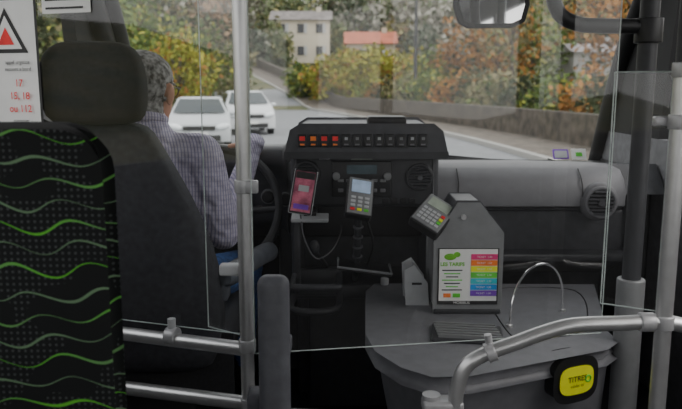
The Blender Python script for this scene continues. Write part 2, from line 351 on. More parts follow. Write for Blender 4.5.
ta=E('terminal_stand',(.055,2.2,.7)); tube('stand_arm',[(.058,2.145,.85),(.055,2.17,.80),(.052,2.2,.70),(.05,2.26,.60),(.05,2.40,.535),(.05,2.45,.515)],.011,M['dark'],ta)
tube('cable',[(.07,2.14,.82),(.10,2.16,.72),(.085,2.2,.63)],.004,M['black'],ta)
for k in range(5): ring('joint_%d'%k,(.055-.0005*k,2.16+.012*k,.80-.035*k),(0,-.3,1),.013,.004,M['dashdark'],ta)
box('stand_tray',(.075,2.2,.625),(.17,.12,.010),M['black'],ta,rot=(0,8,0),bevel=.003)
tube('tray_lip',[(-.01,2.26,.642),(-.01,2.14,.642),(.16,2.14,.62),(.16,2.26,.62)],.004,M['boxgrey'],ta,sm=False)
# ------------------------------------------------------------ counter
co=E('engine_cover_counter',(.45,1.95,.27))
out=[(.30,1.575),(.68,1.74),(.725,1.79),(.725,1.87),(.85,2.32),(.13,2.33),(.10,2.25),(.085,1.85),(.105,1.72),(.16,1.62),(.22,1.57)]
def shr(P,c,s): return [(c[0]+(p[0]-c[0])*s,c[1]+(p[1]-c[1])*s) for p in P]
prism('cover_body',shr(out,(.72,2.3),.84),'z',.0,.50,M['counter'],co,bevel=.01,top=shr(out,(.72,2.3),.985))
prism('cover_top',out,'z',.485,.53,M['counter'],co,bevel=.018,seg=4)
prism('cover_seam',shr(out,(.45,2.0),.997),'z',.478,.487,M['black'],co)
inn=[(.50,1.80),(.68,1.88),(.78,2.26),(.50,2.28),(.47,2.24),(.465,2.1),(.465,1.84)]
tube('lid_line',[(p[0],p[1],.5305) for p in inn+[inn[0]]],.002,M['black'],co,segs=6)
tr=E('coin_tray',(.34,1.85,.54)); box('tray_base',(.345,1.83,.535),(.19,.13,.010),M['dark'],tr,rot=(0,0,-8),bevel=.003)
for k in range(6): box('tray_rib_%d'%k,(.345,1.78+k*.02,.544),(.17,.006,.010),M['boxgrey'],tr,rot=(0,0,-8))
hp=E('wire_hoop',(.56,1.98,.6))
A=Vector((.478,1.90,0));B=Vector((.672,2.04,0)); pts=[]
for k in range(17):
    t=math.pi*k/16; c=(A+B)/2-(B-A)/2*math.cos(t); pts.append((c.x,c.y,.53+.165*math.sin(t)**.75))
tube('hoop',pts,.0035,M['chrome'],hp,segs=8)
for p in(A,B): cyl('hoop_foot',(p.x,p.y,.53),(p.x,p.y,.537),.009,M['steel'],hp)
# ------------------------------------------------------------ ticket machine
tm=E('ticket_machine',(.38,2.1,.65))
X0,X1,Y0,Y1=.280,.475,2.02,2.20
prism('cabinet',[(X0,.531),(X0,.755),(X0+.065,.862),(X0+.125,.862),(X1,.775),(X1,.531)],'y',Y0,Y1,M['boxgrey'],tm,bevel=.006)
prism('cabinet_edge',[(X0-.004,.755),(X0+.062,.869),(X0+.128,.869),(X1+.004,.778),(X1+.004,.768),(X0-.004,.748)],'y',Y0+.012,Y1-.01,M['dashdark'],tm,bevel=.003)
box('plinth',((X0+X1)/2,(Y0+Y1)/2,.537),(.2,.19,.014),M['dark'],tm,bevel=.003)
cyl('lock',(.36,2.015,.825),(.36,2.03,.825),.008,M['steel'],tm)
box('notice_board',((X0+X1)/2,Y0-.001,.645),(.180,.004,.172),M['inkblack'],tm)
box('notice_sheet',((X0+X1)/2,Y0-.0035,.65),(.172,.003,.158),M['white'],tm)
cols=['pink','sorange','yellow','sgreen','cyan','sblue','purple']
for i,cn in enumerate(cols): 
    box('fare_row_%d'%i,(.424,Y0-.0055,.706-i*.0185),(.078,.002,.0165),M[cn],tm); text('fare_text_%d'%i,'TICKET  1,50',(.424,Y0-.0075,.706-i*.0185),.008,M['white'],tm)
text('notice_title','LES TARIFS',(.330,Y0-.0055,.683),.015,M['frog'],tm,bold=.0006)
v,f=ellv((.323,Y0-.006,.706),(.018,.002,.010)); obj('frog_body',v,f,M['frog'],tm,smooth=True)
v,f=ellv((.343,Y0-.006,.713),(.010,.002,.008)); obj('frog_head',v,f,M['frog'],tm,smooth=True)
for i in range(7): box('notice_line_%d'%i,(.330,Y0-.0055,.665-i*.010),(.06-.012*(i%3),.0015,.003),[M['inkblack'],M['sgreen']][i%2],tm)
for i in range(2): box('notice_block_%d'%i,(.316+i*.028,Y0-.0056,.588),(.022,.0016,.012),M[['sorange','sgreen'][i]],tm)
text('notice_footer','MOBIBUS',(.36,Y0-.005,.565),.012,M['white'],tm)
vt=E('handheld_ticket_terminal',(.27,2.0,.81)); R2=(-56,28,-24); Rm=Euler([math.radians(a) for a in R2]).to_matrix(); C=Vector((.272,2.04,.822))
box('body',C,(.098,.038,.125),M['black'],vt,rot=R2,bevel=.008)
box('face',off(C,Rm,(0,-.019,0)),(.088,.005,.115),M['boxgrey'],vt,rot=R2,bevel=.002)
box('screen',off(C,Rm,(0,-.0225,.032)),(.068,.003,.034),M['lcd'],vt,rot=R2)
for r in range(4):
    for q in range(5):
        mm=M['boxlight'] if q<4 else [M['red'],M['yellow'],M['sgreen'],M['boxlight']][r]
        box('key_%d%d'%(r,q),off(C,Rm,((q-2)*.015,-.0225,-.001-r*.0138)),(.011,.004,.009),mm,vt,rot=R2)
tube('cradle',[(.28,2.07,.81),(.31,2.1,.80)],.02,M['black'],vt)
tp=E('ticket_dispenser',(.235,2.15,.59)); prism('dispenser_body',[(.205,.531),(.200,.64),(.225,.655),(.265,.60),(.27,.531)],'y',2.1,2.2,M['boxlight'],tp,bevel=.004); box('slot',(.235,2.098,.60),(.03,.004,.006),M['black'],tp)
# yellow validator on counter front
vd=Vector((.38,.165,0)).normalized(); nr=Vector((vd.y,-vd.x,0)); yv=E('yellow_card_validator',(.575,1.68,.475))
def pill(name,c,w,h,d,m,bev):
    P=[]
    for k in range(32):
        a=2*math.pi*k/32; ca,sa=math.cos(a),math.sin(a)
        P.append((w*math.copysign(abs(ca)**.6,ca),h*math.copysign(abs(sa)**.6,sa)))
    V=[];n=32
    for dd in(0,d): V+=[Vector(c)+vd*p[0]+Vector((0,0,p[1]))+nr*dd for p in P]
    F=[tuple(range(n)),tuple(range(n,2*n))[::-1]]+[(i,(i+1)%n,n+(i+1)%n,n+i) for i in range(n)]
    obj(name,V,F,m,yv,bevel=bev)
cc=Vector((.583,1.702,.470))
pill('housing',cc-nr*.03,.066,.056,.06,M['black'],.006); pill('face',cc+nr*.028,.052,.036,.006,M['yellow'],.002)
ang=math.degrees(math.atan2(vd.y,vd.x))
text('label','TITRES',cc+nr*.036+Vector((0,0,.004)),.02,M['inkblack'],yv,rot=(90,0,ang),bold=.0002)
text('label_small','valider ici',cc+nr*.036+Vector((0,0,-.014)),.011,M['inkblack'],yv,rot=(90,0,ang))
ring('slot_ring',cc+nr*.035+vd*.035,nr,.008,.002,M['sgreen'],yv)
# ------------------------------------------------------------ poles and rails
p1=E('grab_pole',(-.225,1.6,1)); cyl('pole',(-.225,1.6,0),(-.225,1.6,1.95),.0165,M['steel'],p1)
for i,z in enumerate([.975,.59,.443]): clamp('clamp_%d'%i,(-.225,1.6,z),(0,0,1),p1)
clamp('floor_flange',(-.225,1.6,.008),(0,0,1),p1,r=.04,h=.016); clamp('ceiling_flange',(-.225,1.6,1.942),(0,0,1),p1,r=.04,h=.016)
box('side_clamp',(-.262,1.61,.775),(.05,.03,.028),M['boxlight'],p1,bevel=.006)
box('glass_clip',(-.205,1.59,.975),(.03,.02,.03),M['steelp'],p1,bevel=.004)
lr=E('partition_rail',(-.6,1.7,.5)); tube('upper_rail',[(-.225,1.6,.58),(-.56,1.71,.58),(XL,1.855,.58)],.0175,M['steel'],lr,sm=False)
tube('lower_rail',[(-.18,1.585,.443),(-.565,1.69,.443),(XL,1.81,.443)],.0175,M['steel'],lr,sm=False)
clamp('rail_clamp',(-.42,1.664,.59),(1,-.33,0),lr,r=.023,h=.028); cyl('rail_hook',(-.42,1.664,.59),(-.42,1.664,.635),.010,M['boxlight'],lr)
gp=E('gate_post',(-.152,1.52,.4)); box('post',(-.152,1.52,.393),(.072,.05,.785),M['gate'],gp,bevel=.022,seg=5); box('hinge',(-.195,1.56,.47),(.05,.06,.05),M['gate'],gp,bevel=.01)
p2=E('door_pole',(.70,1.45,1)); cyl('pole_lower',(.697,1.45,0),(.697,1.45,1.235),.0175,M['steel'],p2); cyl('pole_upper',(.697,1.45,1.235),(.697,1.45,1.95),.0165,M['dark'],p2)
for i,z in enumerate([1.13,.70,1.235]): clamp('clamp_%d'%i,(.697,1.45,z),(0,0,1),p2,r=.022)
box('glass_clip_top',(.675,1.47,1.13),(.045,.02,.022),M['steelp'],p2,bevel=.004); clamp('floor_flange',(.697,1.45,.008),(0,0,1),p2,r=.04,h=.016)
hr=E('curved_handrail',(.45,1.45,.5))
tube('rail',[(.78,1.45,.682),(.697,1.45,.70),(.60,1.45,.697),(.505,1.45,.693),(.44,1.45,.676),(.38,1.45,.653),(.315,1.45,.628),(.274,1.45,.60),(.256,1.45,.55),(.252,1.45,.48),(.252,1.45,.2),(.252,1.45,0)],.0165,M['steel'],hr,segs=20)
tube('rail_to_wall',[(.77,1.45,.684),(1.0,1.44,.66),(XR,1.44,.66)],.0165,M['steel'],hr)
clamp('clamp_a',(.325,1.45,.632),(.9,0,.38),hr,r=.022,h=.02); clamp('clamp_b',(.66,1.45,.70),(1,0,0),hr,r=.021,h=.03)
cyl('clip_peg',(.325,1.45,.64),(.318,1.45,.672),.008,M['steelp'],hr)
box('bracket',(.225,1.46,.505),(.09,.05,.03),M['steelp'],hr,bevel=.008); cyl('bracket_cap',(.20,1.46,.49),(.20,1.46,.53),.02,M['steelp'],hr)
tube('lower_cross_rail',[(.252,1.45,.47),(.05,1.49,.462),(-.13,1.52,.455)],.012,M['postgrey'],hr)
dp=E('entrance_post',(.77,1.8,1)); cyl('upper',(.77,1.8,.6),(.77,1.8,1.95),.024,M['dark'],dp); cyl('sleeve',(.77,1.8,0),(.77,1.8,.70),.036,M['postgrey'],dp,bevel=.004); clamp('collar',(.77,1.8,1.34),(0,0,1),dp,M['black'],r=.034,h=.06)
bt=E('overhead_grab_handle',(.6,1.8,1.5)); tube('handle',[(.515,1.8,1.95),(.515,1.8,1.6),(.52,1.8,1.46),(.542,1.8,1.385),(.59,1.8,1.357),(.65,1.8,1.352),(.77,1.8,1.35)],.0185,M['black'],bt,segs=20)
# glass partitions
gd=E('partition_glass_panel',(.27,1.58,1.2))
def pane(nm,a,b,z0,z1,par,t=.005):
    a=Vector(a);b=Vector(b)
    obj(nm,[(p.x,p.y,z) for z in(z0,z1) for p in(a,b)],[(0,1,3,2)],M['glass'],par)
    for i,(p,q) in enumerate([((a.x,a.y,z0),(b.x,b.y,z0)),((a.x,a.y,z0),(a.x,a.y,z1)),((b.x,b.y,z0),(b.x,b.y,z1)),((a.x,a.y,z1),(b.x,b.y,z1))]): cyl(nm+'_edge%d'%i,p,q,.0014,M['gedge'],par,segs=8)
pane('gate_glass',(-.202,1.56),(.66,1.70),.585,1.93,gd)
box('gate_clip',(-.13,1.555,.61),(.03,.06,.03),M['gate'],gd,bevel=.005)
g2=E('driver_screen_glass',(-.6,1.7,1.2)); pane('screen_glass',(-.24,1.618),(-.985,1.863),.612,1.93,g2); pane('screen_wing',(-.24,1.61),(-.33,1.67),.612,1.93,g2)
g3=E('door_side_glass',(.66,1.47,1)); pane('side_glass',(.585,1.52),(.685,1.464),.72,1.232,g3)
# posters on driver screen
def scr(x): return 1.618+(-.24-x)*.3289
po=E('emergency_poster',(-.86,1.8,1.26)); an=-math.degrees(math.atan(.3289))
def onsc(nm,x0,x1,z0,z1,m,par,dy):
    obj(nm,[(x0,scr(x0)+dy,z0),(x1,scr(x1)+dy,z0),(x1,scr(x1)+dy,z1),(x0,scr(x0)+dy,z1)],[(0,1,2,3)],m,par)
onsc('sheet',-.965,-.760,1.098,1.415,M['white'],po,-.004); onsc('border',-.972,-.753,1.091,1.422,M['inkblack'],po,-.003)
def tri(nm,cx,cz,s,m,dy): obj(nm,[(cx-s,scr(cx-s)+dy,cz-s*.8),(cx+s,scr(cx+s)+dy,cz-s*.8),(cx,scr(cx)+dy,cz+s)],[(0,1,2)],m,po)
tri('warning_triangle',-.845,1.335,.062,M['inkblack'],-.0055); tri('warning_inner',-.845,1.332,.046,M['white'],-.007); tri('warning_symbol',-.845,1.325,.024,M['red'],-.0085)
for i,(t,z,s,mm,bo) in enumerate([('appel urgence',1.262,.0135,'inkblack',.0001),('secours a bord',1.245,.0135,'inkblack',.0001),('17',1.210,.025,'red',.0003),('15, 18',1.178,.025,'red',.0003),('ou 112',1.146,.025,'red',.0003),('composer',1.116,.012,'inkblack',.0001)]):
    x=-.815; text('poster_text_%d'%i,t,(x,scr(x)-.010,z),s,M[mm],po,rot=(90,0,an),bold=bo)
ps=E('notice_sticker',(-.68,1.75,1.45)); onsc('notice',-.735,-.60,1.378,1.56,M['white'],ps,-.004)
for i in range(4): onsc('notice_line%d'%i,-.725,-.62-.02*(i%2),1.388+i*.02,1.393+i*.02,M['inkblack'],ps,-.0055)
# interior mirror
im=E('rear_view_mirror',(.48,2.3,1.45)); pm_=[(.385,1.41),(.368,1.46),(.375,1.52),(.585,1.52),(.592,1.46),(.58,1.412),(.55,1.398),(.41,1.396)]
prism('mirror_housing',pm_,'y',2.30,2.335,M['black'],im,bevel=.008)
prism('mirror_glass',shr(pm_,(.48,1.458),.93),'y',2.296,2.30,M['mirror'],im); cyl('mirror_stalk',(.48,2.32,1.5),(.48,2.45,1.95),.012,M['black'],im)
# ------------------------------------------------------------ passenger seat with wave fabric
st=E('passenger_seat',(-.62,1.1,.6))
def roundrect(x0,x1,z0,z1,r,n=6):
    P=[]
    for cx,cz,a0 in((x1-r,z1-r,0),(x0+r,z1-r,90),(x0+.02,z0+.02,180),(x1-.02,z0+.02,270)):
        rr=r if cz>z0+.1 else .02
        for k in range(n+1): a=math.radians(a0+90*k/n); P.append((cx+rr*math.cos(a),cz+rr*math.sin(a)))
    return P
prism('back_shell',roundrect(-.865,-.414,.44,1.130,.06),'y',1.165,1.205,M['black'],st,bevel=.012)
prism('back_cushion',roundrect(-.855,-.402,.46,1.116,.055),'y',1.12,1.18,M['wave'],st,bevel=.018,seg=4)
prism('seat_cushion',[(-.85,.41),(-.85,.48),(-.40,.48),(-.40,.41)],'y',.70,1.16,M['wave'],st,bevel=.02)
box('seat_pan',(-.62,.95,.39),(.45,.48,.04),M['black'],st,bevel=.01); box('seat_leg',(-.62,1.0,.19),(.08,.3,.38),M['dark'],st,bevel=.01); box('seat_foot',(-.62,1.0,.01),(.3,.4,.02),M['dark'],st)
# ------------------------------------------------------------ driver seat
ds=E('driver_seat',(-.62,2.05,.5))
def loft(name,secs,m,par,n=24,p=.5):
    V=[];F=[]
    for (z,cx,hw,y0,y1) in secs:
        for k in range(n):
            a=2*math.pi*k/n; ca,sa=math.cos(a),math.sin(a)
            V.append((cx+hw*math.copysign(abs(ca)**p,ca),(y0+y1)/2+(y1-y0)/2*math.copysign(abs(sa)**p,sa),z))
    for i in range(len(secs)-1):
        for k in range(n): F.append((i*n+k,i*n+(k+1)%n,(i+1)*n+(k+1)%n,(i+1)*n+k))
    F.append(tuple(range(n))); F.append(tuple((len(secs)-1)*n+k for k in range(n)))
    o=obj(name,V,F,m,par,smooth=True); o.data.set_sharp_from_angle(angle=3.0); s=o.modifiers.new('s','SUBSURF'); s.levels=s.render_levels=1; return o
loft('backrest',[(.36,-.63,.20,1.97,2.05),(.38,-.63,.27,1.93,2.06),(.5,-.63,.29,1.91,2.06),(.62,-.63,.29,1.89,2.06),(.74,-.63,.265,1.87,2.05),(.84,-.635,.235,1.87,2.04),(.93,-.64,.20,1.86,2.03),(1.01,-.645,.165,1.86,2.0),(1.08,-.65,.135,1.87,1.99),(1.11,-.65,.10,1.89,1.97)],M['seatgrey'],ds)
loft('headrest',[(1.10,-.65,.10,1.84,1.92),(1.12,-.65,.128,1.81,1.94),(1.18,-.65,.138,1.80,1.94),(1.26,-.65,.135,1.80,1.93),(1.305,-.65,.11,1.82,1.92),(1.32,-.65,.07,1.84,1.90)],M['seatfab'],ds)
prism('seat_cushion',[(-.89,.33),(-.89,.455),(-.35,.455),(-.35,.33)],'y',1.96,2.46,M['seatfab'],ds,bevel=.035,seg=4)
for s,x in(('l',-.86),('r',-.37)): box('bolster_'+s,(x,2.2,.44),(.07,.46,.09),M['seatgrey'],ds,bevel=.03)
box('suspension',(-.62,2.18,.24),(.36,.36,.2),M['black'],ds,bevel=.02); box('seat_base',(-.62,2.18,.07),(.44,.44,.14),M['dark'],ds,bevel=.01)
tube('armrest',[(-.335,1.95,.660),(-.295,2.05,.668),(-.262,2.18,.668),(-.235,2.29,.66)],[.022]+[.032]*17+[.022],M['slate'],ds,segs=14)
box('armrest_pivot',(-.345,2.0,.63),(.03,.07,.10),M['slate'],ds,bevel=.012)
for x in(-.69,-.61): cyl('headrest_post',(x,1.90,1.04),(x,1.90,1.14),.007,M['black'],ds)
bl=E('seat_belt',(-.9,2.0,1.0)); tube('belt_strap',[(-.985,1.9,1.3),(-.90,1.98,1.15),(-.80,2.08,1.06)],.006,M['blackmat'],bl)
# ------------------------------------------------------------ driver
dr=E('bus_driver',(-.6,2.15,.6))
C0=sc+Xh*(SR*math.cos(math.radians(62)))+U*(SR*math.sin(math.radians(62)))
C1=sc+Xh*(SR*math.cos(math.radians(160)))+U*(SR*math.sin(math.radians(160)))
def hand(nm,C,side):
    o=(C-sc).normalized(); t=Nn.cross(o)*(1 if side>0 else -1)
    if side>0: t=-t if t.x>0 else t
    elif t.z<0: t=-t
    n=Nn; W=C+o*.02+n*.10-t*.035
    sh=[capv(W,C+o*.028+n*.045-t*.01,.024,.026),capv(C+o*.03+n*.05-t*.022,C+o*.03+n*.014-t*.026,.018,.013),capv(C+o*.03+n*.05+t*.012,C+o*.03+n*.014+t*.026,.018,.013),capv(C+o*.031+n*.03-t*.02,C+o*.031+n*.03+t*.02,.014,.014)]
    for i,s_ in enumerate([-.034,-.0115,.0115,.034]):
        L=[.85,.97,1.05,.98][i]
        P=[C+o*.031+n*.012+t*s_,C+o*.026-n*.022*L+t*s_,C-o*.003-n*.027*L+t*(s_*.95),C-o*.021*L-n*.008+t*(s_*.9)]
        for a,b,ra,rb in((P[0],P[1],.0095,.0088),(P[1],P[2],.0088,.008),(P[2],P[3],.008,.0068)): sh.append(capv(a,b,ra,rb))
    T=[C+o*.022+n*.055+t*.005,C+o*.008+n*.035+t*.04,C-o*.004+n*.024+t*.066]
    sh+=[capv(T[0],T[1],.012,.010),capv(T[1],T[2],.010,.008)]
    fuse(nm,sh,.0032,M['skin'],dr,smooth=3); return W
W0=hand('right_hand',C0,1); W1=hand('left_hand',C1,-1)
EL=Vector((-.372,2.17,.745))
hip=Vector((-.6,2.19,.56))
sh=[ellv(hip,(.17,.125,.105)),ellv((-.6,2.19,.70),(.158,.125,.15)),ellv((-.592,2.17,.88),(.175,.118,.17)),
 capv((-.755,2.16,.995),(-.435,2.16,.995),.068,.068),capv((-.595,2.155,1.0),(-.60,2.17,1.09),.115,.066),
 capv((-.43,2.16,.985),EL,.068,.054),capv(EL,W0+Vector((0,-.01,0)),.052,.033),
 capv((-.76,2.16,.98),(-.835,2.20,.74),.062,.048),capv((-.835,2.20,.74),W1,.048,.033),
 capv((-.52,2.2,.555),(-.355,2.52,.545),.092,.068),capv((-.355,2.52,.545),(-.39,2.68,.14),.064,.042),
 capv((-.68,2.2,.555),(-.74,2.58,.545),.092,.064),capv((-.74,2.58,.545),(-.74,2.68,.14),.06,.042),
 capv((-.39,2.66,.06),(-.39,2.83,.045),.045,.04),capv((-.74,2.66,.06),(-.74,2.83,.045),.045,.04)]
body=fuse('body',sh,.011,[M['shirt'],M['jeans'],M['shoe']],dr,smooth=5)
me=body.data
while len(me.materials)<3: me.materials.append(M['shoe'])
me.materials[0]=M['shirt'];me.materials[1]=M['jeans'];me.materials[2]=M['shoe']
L=Vector(dr.location)
for p in me.polygons:
    c=p.center+L
    p.material_index= 2 if c.z<.105 else (1 if (c.z<.655 ) else 0)
ring('collar',(-.605,2.165,1.103),(0,.25,1),.060,.014,M['shirt'],dr)
tube('belt',[(-.6+.168*math.cos(a),2.19+.13*math.sin(a),.655) for a in [k*math.pi/12 for k in range(24)]],.008,M['shoe'],dr,closed=True,sm=False)
for nm,W,Ee in(('cuff_r',W0,EL),('cuff_l',W1,Vector((-.835,2.2,.74)))):
    d=(W-Ee).normalized(); cyl(nm,W-d*.02,W+d*.018,.036,M['shirt'],dr,r2=.034,bevel=.003)
hc=Vector((-.600,2.19,1.19)); yaw=Matrix.Rotation(math.radians(-14),3,'Z')
def hv(s): v,f=s; return ([hc+yaw@p for p in v],f)
hs=[hv(ellv((0,-.012,.03),(.078,.098,.085))),hv(ellv((0,.035,-.03),(.062,.058,.085))),hv(ellv((0,.05,-.088),(.042,.04,.028))),hv(ellv((0,.098,-.018),(.012,.024,.026))),hv(ellv((0,.085,.015),(.045,.014,.012))),
 hv(ellv((.080,-.002,-.012),(.011,.021,.034),(0,8,0))),hv(ellv((-.080,-.002,-.012),(.011,.021,.034),(0,-8,0))),hv(ellv((0,.088,-.062),(.024,.012,.008))),
 hv(capv((0,-.02,-.05),(0,-.03,-.15),.056,.058))]
head=fuse('head',hs,.005,M['skin'],dr,smooth=3)
for s in(-1,1):
    ell('eye_%d'%s,hc+yaw@Vector((s*.031,.086,0)),(.012,.010,.009),M['eye'],dr); ell('iris_%d'%s,hc+yaw@Vector((s*.031,.0945,0)),(.005,.003,.005),M['iris'],dr)
    tube('brow_%d'%s,[hc+yaw@Vector((s*.015,.098,.018)),hc+yaw@Vector((s*.033,.098,.024)),hc+yaw@Vector((s*.052,.085,.018))],.004,M['hair'],dr,segs=8)
    tube('glasses_arm_%d'%s,[hc+yaw@Vector((s*.082,-.01,.012)),hc+yaw@Vector((s*.078,.05,.008)),hc+yaw@Vector((s*.062,.1,.004))],.002,M['inkblack'],dr,segs=6)
    ring('glasses_rim_%d'%s,hc+yaw@Vector((s*.033,.104,-.001)),yaw@Vector((0,1,0)),.021,.0018,M['inkblack'],dr,20)
tube('lips',[hc+yaw@Vector((-.022,.095,-.062)),hc+yaw@Vector((0,.101,-.062)),hc+yaw@Vector((.022,.095,-.062))],.004,M['lips'],dr,segs=8)
hm=head.data; iy=yaw.inverted(); vs={};HV=[];HF=[]
for p in hm.polygons:
    q=iy@(p.center+L-hc); keep=False
    if q.z>.05 and q.y<.06: keep=True
    if q.z>.0 and q.y<.025: keep=True
    if q.y<-.015 and q.z>-.075: keep=True
    if q.y<.03 and q.z>-.02 and q.z<.02 and abs(q.x)>.06: keep=True
    if abs(q.x)>.072 and -.05<q.z<.022 and q.y>-.028: keep=False
    if keep:
        fc=[]
        for vi in p.vertices:
            if vi not in vs:
                vs[vi]=len(HV); co_=hm.vertices[vi].co+L; nn_=hm.vertices[vi].normal
                d=.007+.003*noise.noise(co_*40)+.002*noise.noise(co_*200); HV.append(co_+nn_*d)
            fc.append(vs[vi])
        HF.append(tuple(fc))
ho_=obj('hair',HV,HF,M['hair'],dr,smooth=True); so=ho_.modifiers.new('s','SOLIDIFY'); so.thickness=.012; so.offset=-1
# ------------------------------------------------------------ exterior
def hgt(x,y):
    h=0
    if y>58: h+=.16*(y-58)
    if x<-13: h+=min(6,(-13-x)*.25)
    if x>13: h+=min(5,(x-13)*.16)
    return -.62+h
M['grass']=mat('grass_verge',(.05,.07,.025),.95,col2=(.13,.12,.05),scale=.6)
M['asph']=mat('asphalt',(.20,.205,.215),.75,var=.12,scale=3)
M['pave']=mat('pavement',(.12,.10,.08),.85,var=.3,scale=2); M['kerb']=mat('kerb_stone',(.34,.33,.31),.8)
M['stone']=mat('parapet_stone',(.075,.062,.048),.9,var=.5,scale=3,bump=.5,bscale=20)
xs=np.concatenate([np.linspace(-120,-20,14),np.linspace(-18,20,20),np.linspace(25,130,14)]); ys=np.concatenate([np.linspace(-25,60,20),np.linspace(65,240,26)])
V=[(x,y,hgt(x,y)+(.8*noise.noise(Vector((x*.05,y*.05,0))) if y>70 else 0)) for y in ys for x in xs]; nx=len(xs)
F=[(j*nx+i,j*nx+i+1,(j+1)*nx+i+1,(j+1)*nx+i) for j in range(len(ys)-1) for i in range(nx-1)]
obj('ground_terrain',V,F,M['grass'],smooth=True)
RK=[(-20,5),(0,5),(10,5),(16.4,4.8),(25,4.0),(35,2.2),(51,-1.2),(65,-5),(85,-13)]
LK=[(-20,-6.8),(0,-6.8),(10,-6.8),(16.4,-6.8),(25,-7),(35,-8.2),(51,-11),(65,-15),(85,-23)]
def dens(K):
    return [(p.x,p.y) for p in smoothpts([Vector((k[0],k[1],0)) for k in K],5)]
RD,LD=dens(RK),dens(LK)
def strip(name,A,B,dz,m,h=.18):
    V=[];F=[]
    for (ya,xa),(yb,xb) in zip(A,B):
        za=-.60+max(0,.16*(ya-58)); V+=[(xa,ya,za+dz),(xb,yb,za+dz),(xb,yb,za+dz-h),(xa,ya,za+dz-h)]
    for i in range(len(A)-1):
        a=i*4;b=a+4
        for k in range(4): F.append((a+k,a+(k+1)%4,b+(k+1)%4,b+k))
    return obj(name,V,F,m)
sh_=lambda K,d:[(y,x+d) for y,x in K]
strip('road',LD,RD,.02,M['asph'])
strip('kerb_right',RD,sh_(RD,.22),.16,M['kerb']); strip('kerb_left',sh_(LD,-.22),LD,.16,M['kerb'])
strip('pavement_right',sh_(RD,.22),sh_(RD,2.4),.14,M['pave']); strip('pavement_left',sh_(LD,-2),sh_(LD,-.22),.14,M['pave'])
strip('roadside_parapet',sh_(RD,2.4),sh_(RD,2.8),1.05,M['stone'],h=1.13)
def leafmat(n,a,b): return mat(n,a,.7,col2=b,scale=.8,spec=.2)
LM=[leafmat('leaf_green',(.045,.09,.018),(.15,.20,.045)),leafmat('leaf_yellowgreen',(.18,.21,.025),(.40,.37,.05)),leafmat('leaf_orange',(.24,.10,.02),(.44,.21,.045)),leafmat('leaf_dark',(.018,.03,.010),(.055,.07,.025)),leafmat('leaf_olive',(.15,.15,.06),(.28,.24,.12)),mat('bark',(.06,.045,.035),.9)]
LF=[leafmat('hazed_leaf_green',(.08,.11,.05),(.18,.21,.10)),leafmat('hazed_leaf_olive',(.20,.20,.08),(.33,.30,.13)),leafmat('hazed_leaf_brown',(.22,.14,.08),(.34,.22,.13)),leafmat('hazed_leaf_dark',(.05,.07,.045),(.12,.14,.09)),leafmat('hazed_leaf_grey',(.22,.21,.17),(.36,.34,.28)),LM[5]]  # far set paler and greyer: distance haze put into the leaf colours
def foliage(name,crowns,mats=None):
    F=[];MI=[]; cnt=0; vv=[]
    for (x,y,z,r,hz,mi,n,ls) in crowns:
        d=rng.normal(size=(n,3)); d/=np.linalg.norm(d,axis=1)[:,None]; rad=rng.uniform(.35,1,n)**.6
        lump=1+.25*np.sin(d[:,0]*5+x)*np.cos(d[:,2]*6+y)+.15*np.sin(d[:,1]*9+z)
        p=d*(rad*lump)[:,None]*np.array([r,r,hz])+np.array([x,y,z])
        a=rng.normal(size=(n,3)); a/=np.linalg.norm(a,axis=1)[:,None]; b=rng.normal(size=(n,3)); b=np.cross(a,b); b/=np.linalg.norm(b,axis=1)[:,None]
        s=ls*rng.uniform(.6,1.4,n)[:,None]
        q=np.stack([p-a*s,p+b*s*.6,p+a*s,p-b*s*.6],1).reshape(-1,3); vv.append(q)
        for k in range(n): F.append((cnt+4*k,cnt+4*k+1,cnt+4*k+2,cnt+4*k+3))
        MI+= list(np.where(rng.random(n)<.8,mi,(mi+1)%5)); cnt+=4*n
        g0=hgt(x,y)-.2
        segs=[([Vector((x,y,g0)),Vector((x+.1,y,(g0+z)/2)),Vector((x,y,z+hz*.3))],[.05*r+.05,.04*r+.04,.02*r])]
        for k in range(4):
            a_=k*1.6+x; segs.append(([Vector((x,y,z-hz*.4)),Vector((x+math.cos(a_)*r*.6,y+math.sin(a_)*r*.6,z+hz*.35))],[.02*r+.02,.01*r]))
        for P,R in segs:
            tv,tf=sweep(P,R,6); vv.append(np.array([tuple(t) for t in tv])); F+=[tuple(i+cnt for i in q_) for q_ in tf]; MI+=[5]*len(tf); cnt+=len(tv)
    A=np.concatenate(vv); me=bpy.data.meshes.new(name); me.from_pydata(A.tolist(),[],F)
    for m in (mats or LM): me.materials.append(m)
    me.polygons.foreach_set('material_index',[int(k) for k in MI]); return link(bpy.data.objects.new(name,me))
cr=[]
for i in range(150):
    y=rng.uniform(78,170); x=rng.uniform(-.75,.75)*y
    k=x*90/y
    if -10.5<k<-.5 and y<101: continue
    if -1<k<9 and y<90: continue
    r=rng.uniform(3.5,6.0); cr.append((x,y,hgt(x,y)+r*.75,r,r*1.05,[0,4,1,3,0,2,4][i%7],700,.42))
for x,y,mi in((-13,88,0),(-10.5,84,3),(-.9,91,0),(9,80,3),(7.5,92,1),(12,75,4),(-7,102,3),(-3,104,0),(0,100,4),(-7.6,86,0)):
    cr.append((x,y,hgt(x,y)+2.0,1.9 if mi==0 else 2.4,3.0,mi,900,.32))
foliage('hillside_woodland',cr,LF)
cr=[(-3.2,64,1.4,2.0,1.9,0,1300,.2),(-1.0,62,1.8,2.4,2.3,1,1700,.2),(1.6,60,2.1,2.8,2.6,1,2200,.2),(4.2,58,1.9,2.6,2.4,1,1900,.2),(6.8,58,1.8,2.5,2.3,0,1500,.2),(1.5,66,2.6,2.8,2.2,0,1500,.22),(9.0,58,2.2,2.4,2.5,2,1500,.2)]
foliage('roadside_bushes',cr)
cr=[]
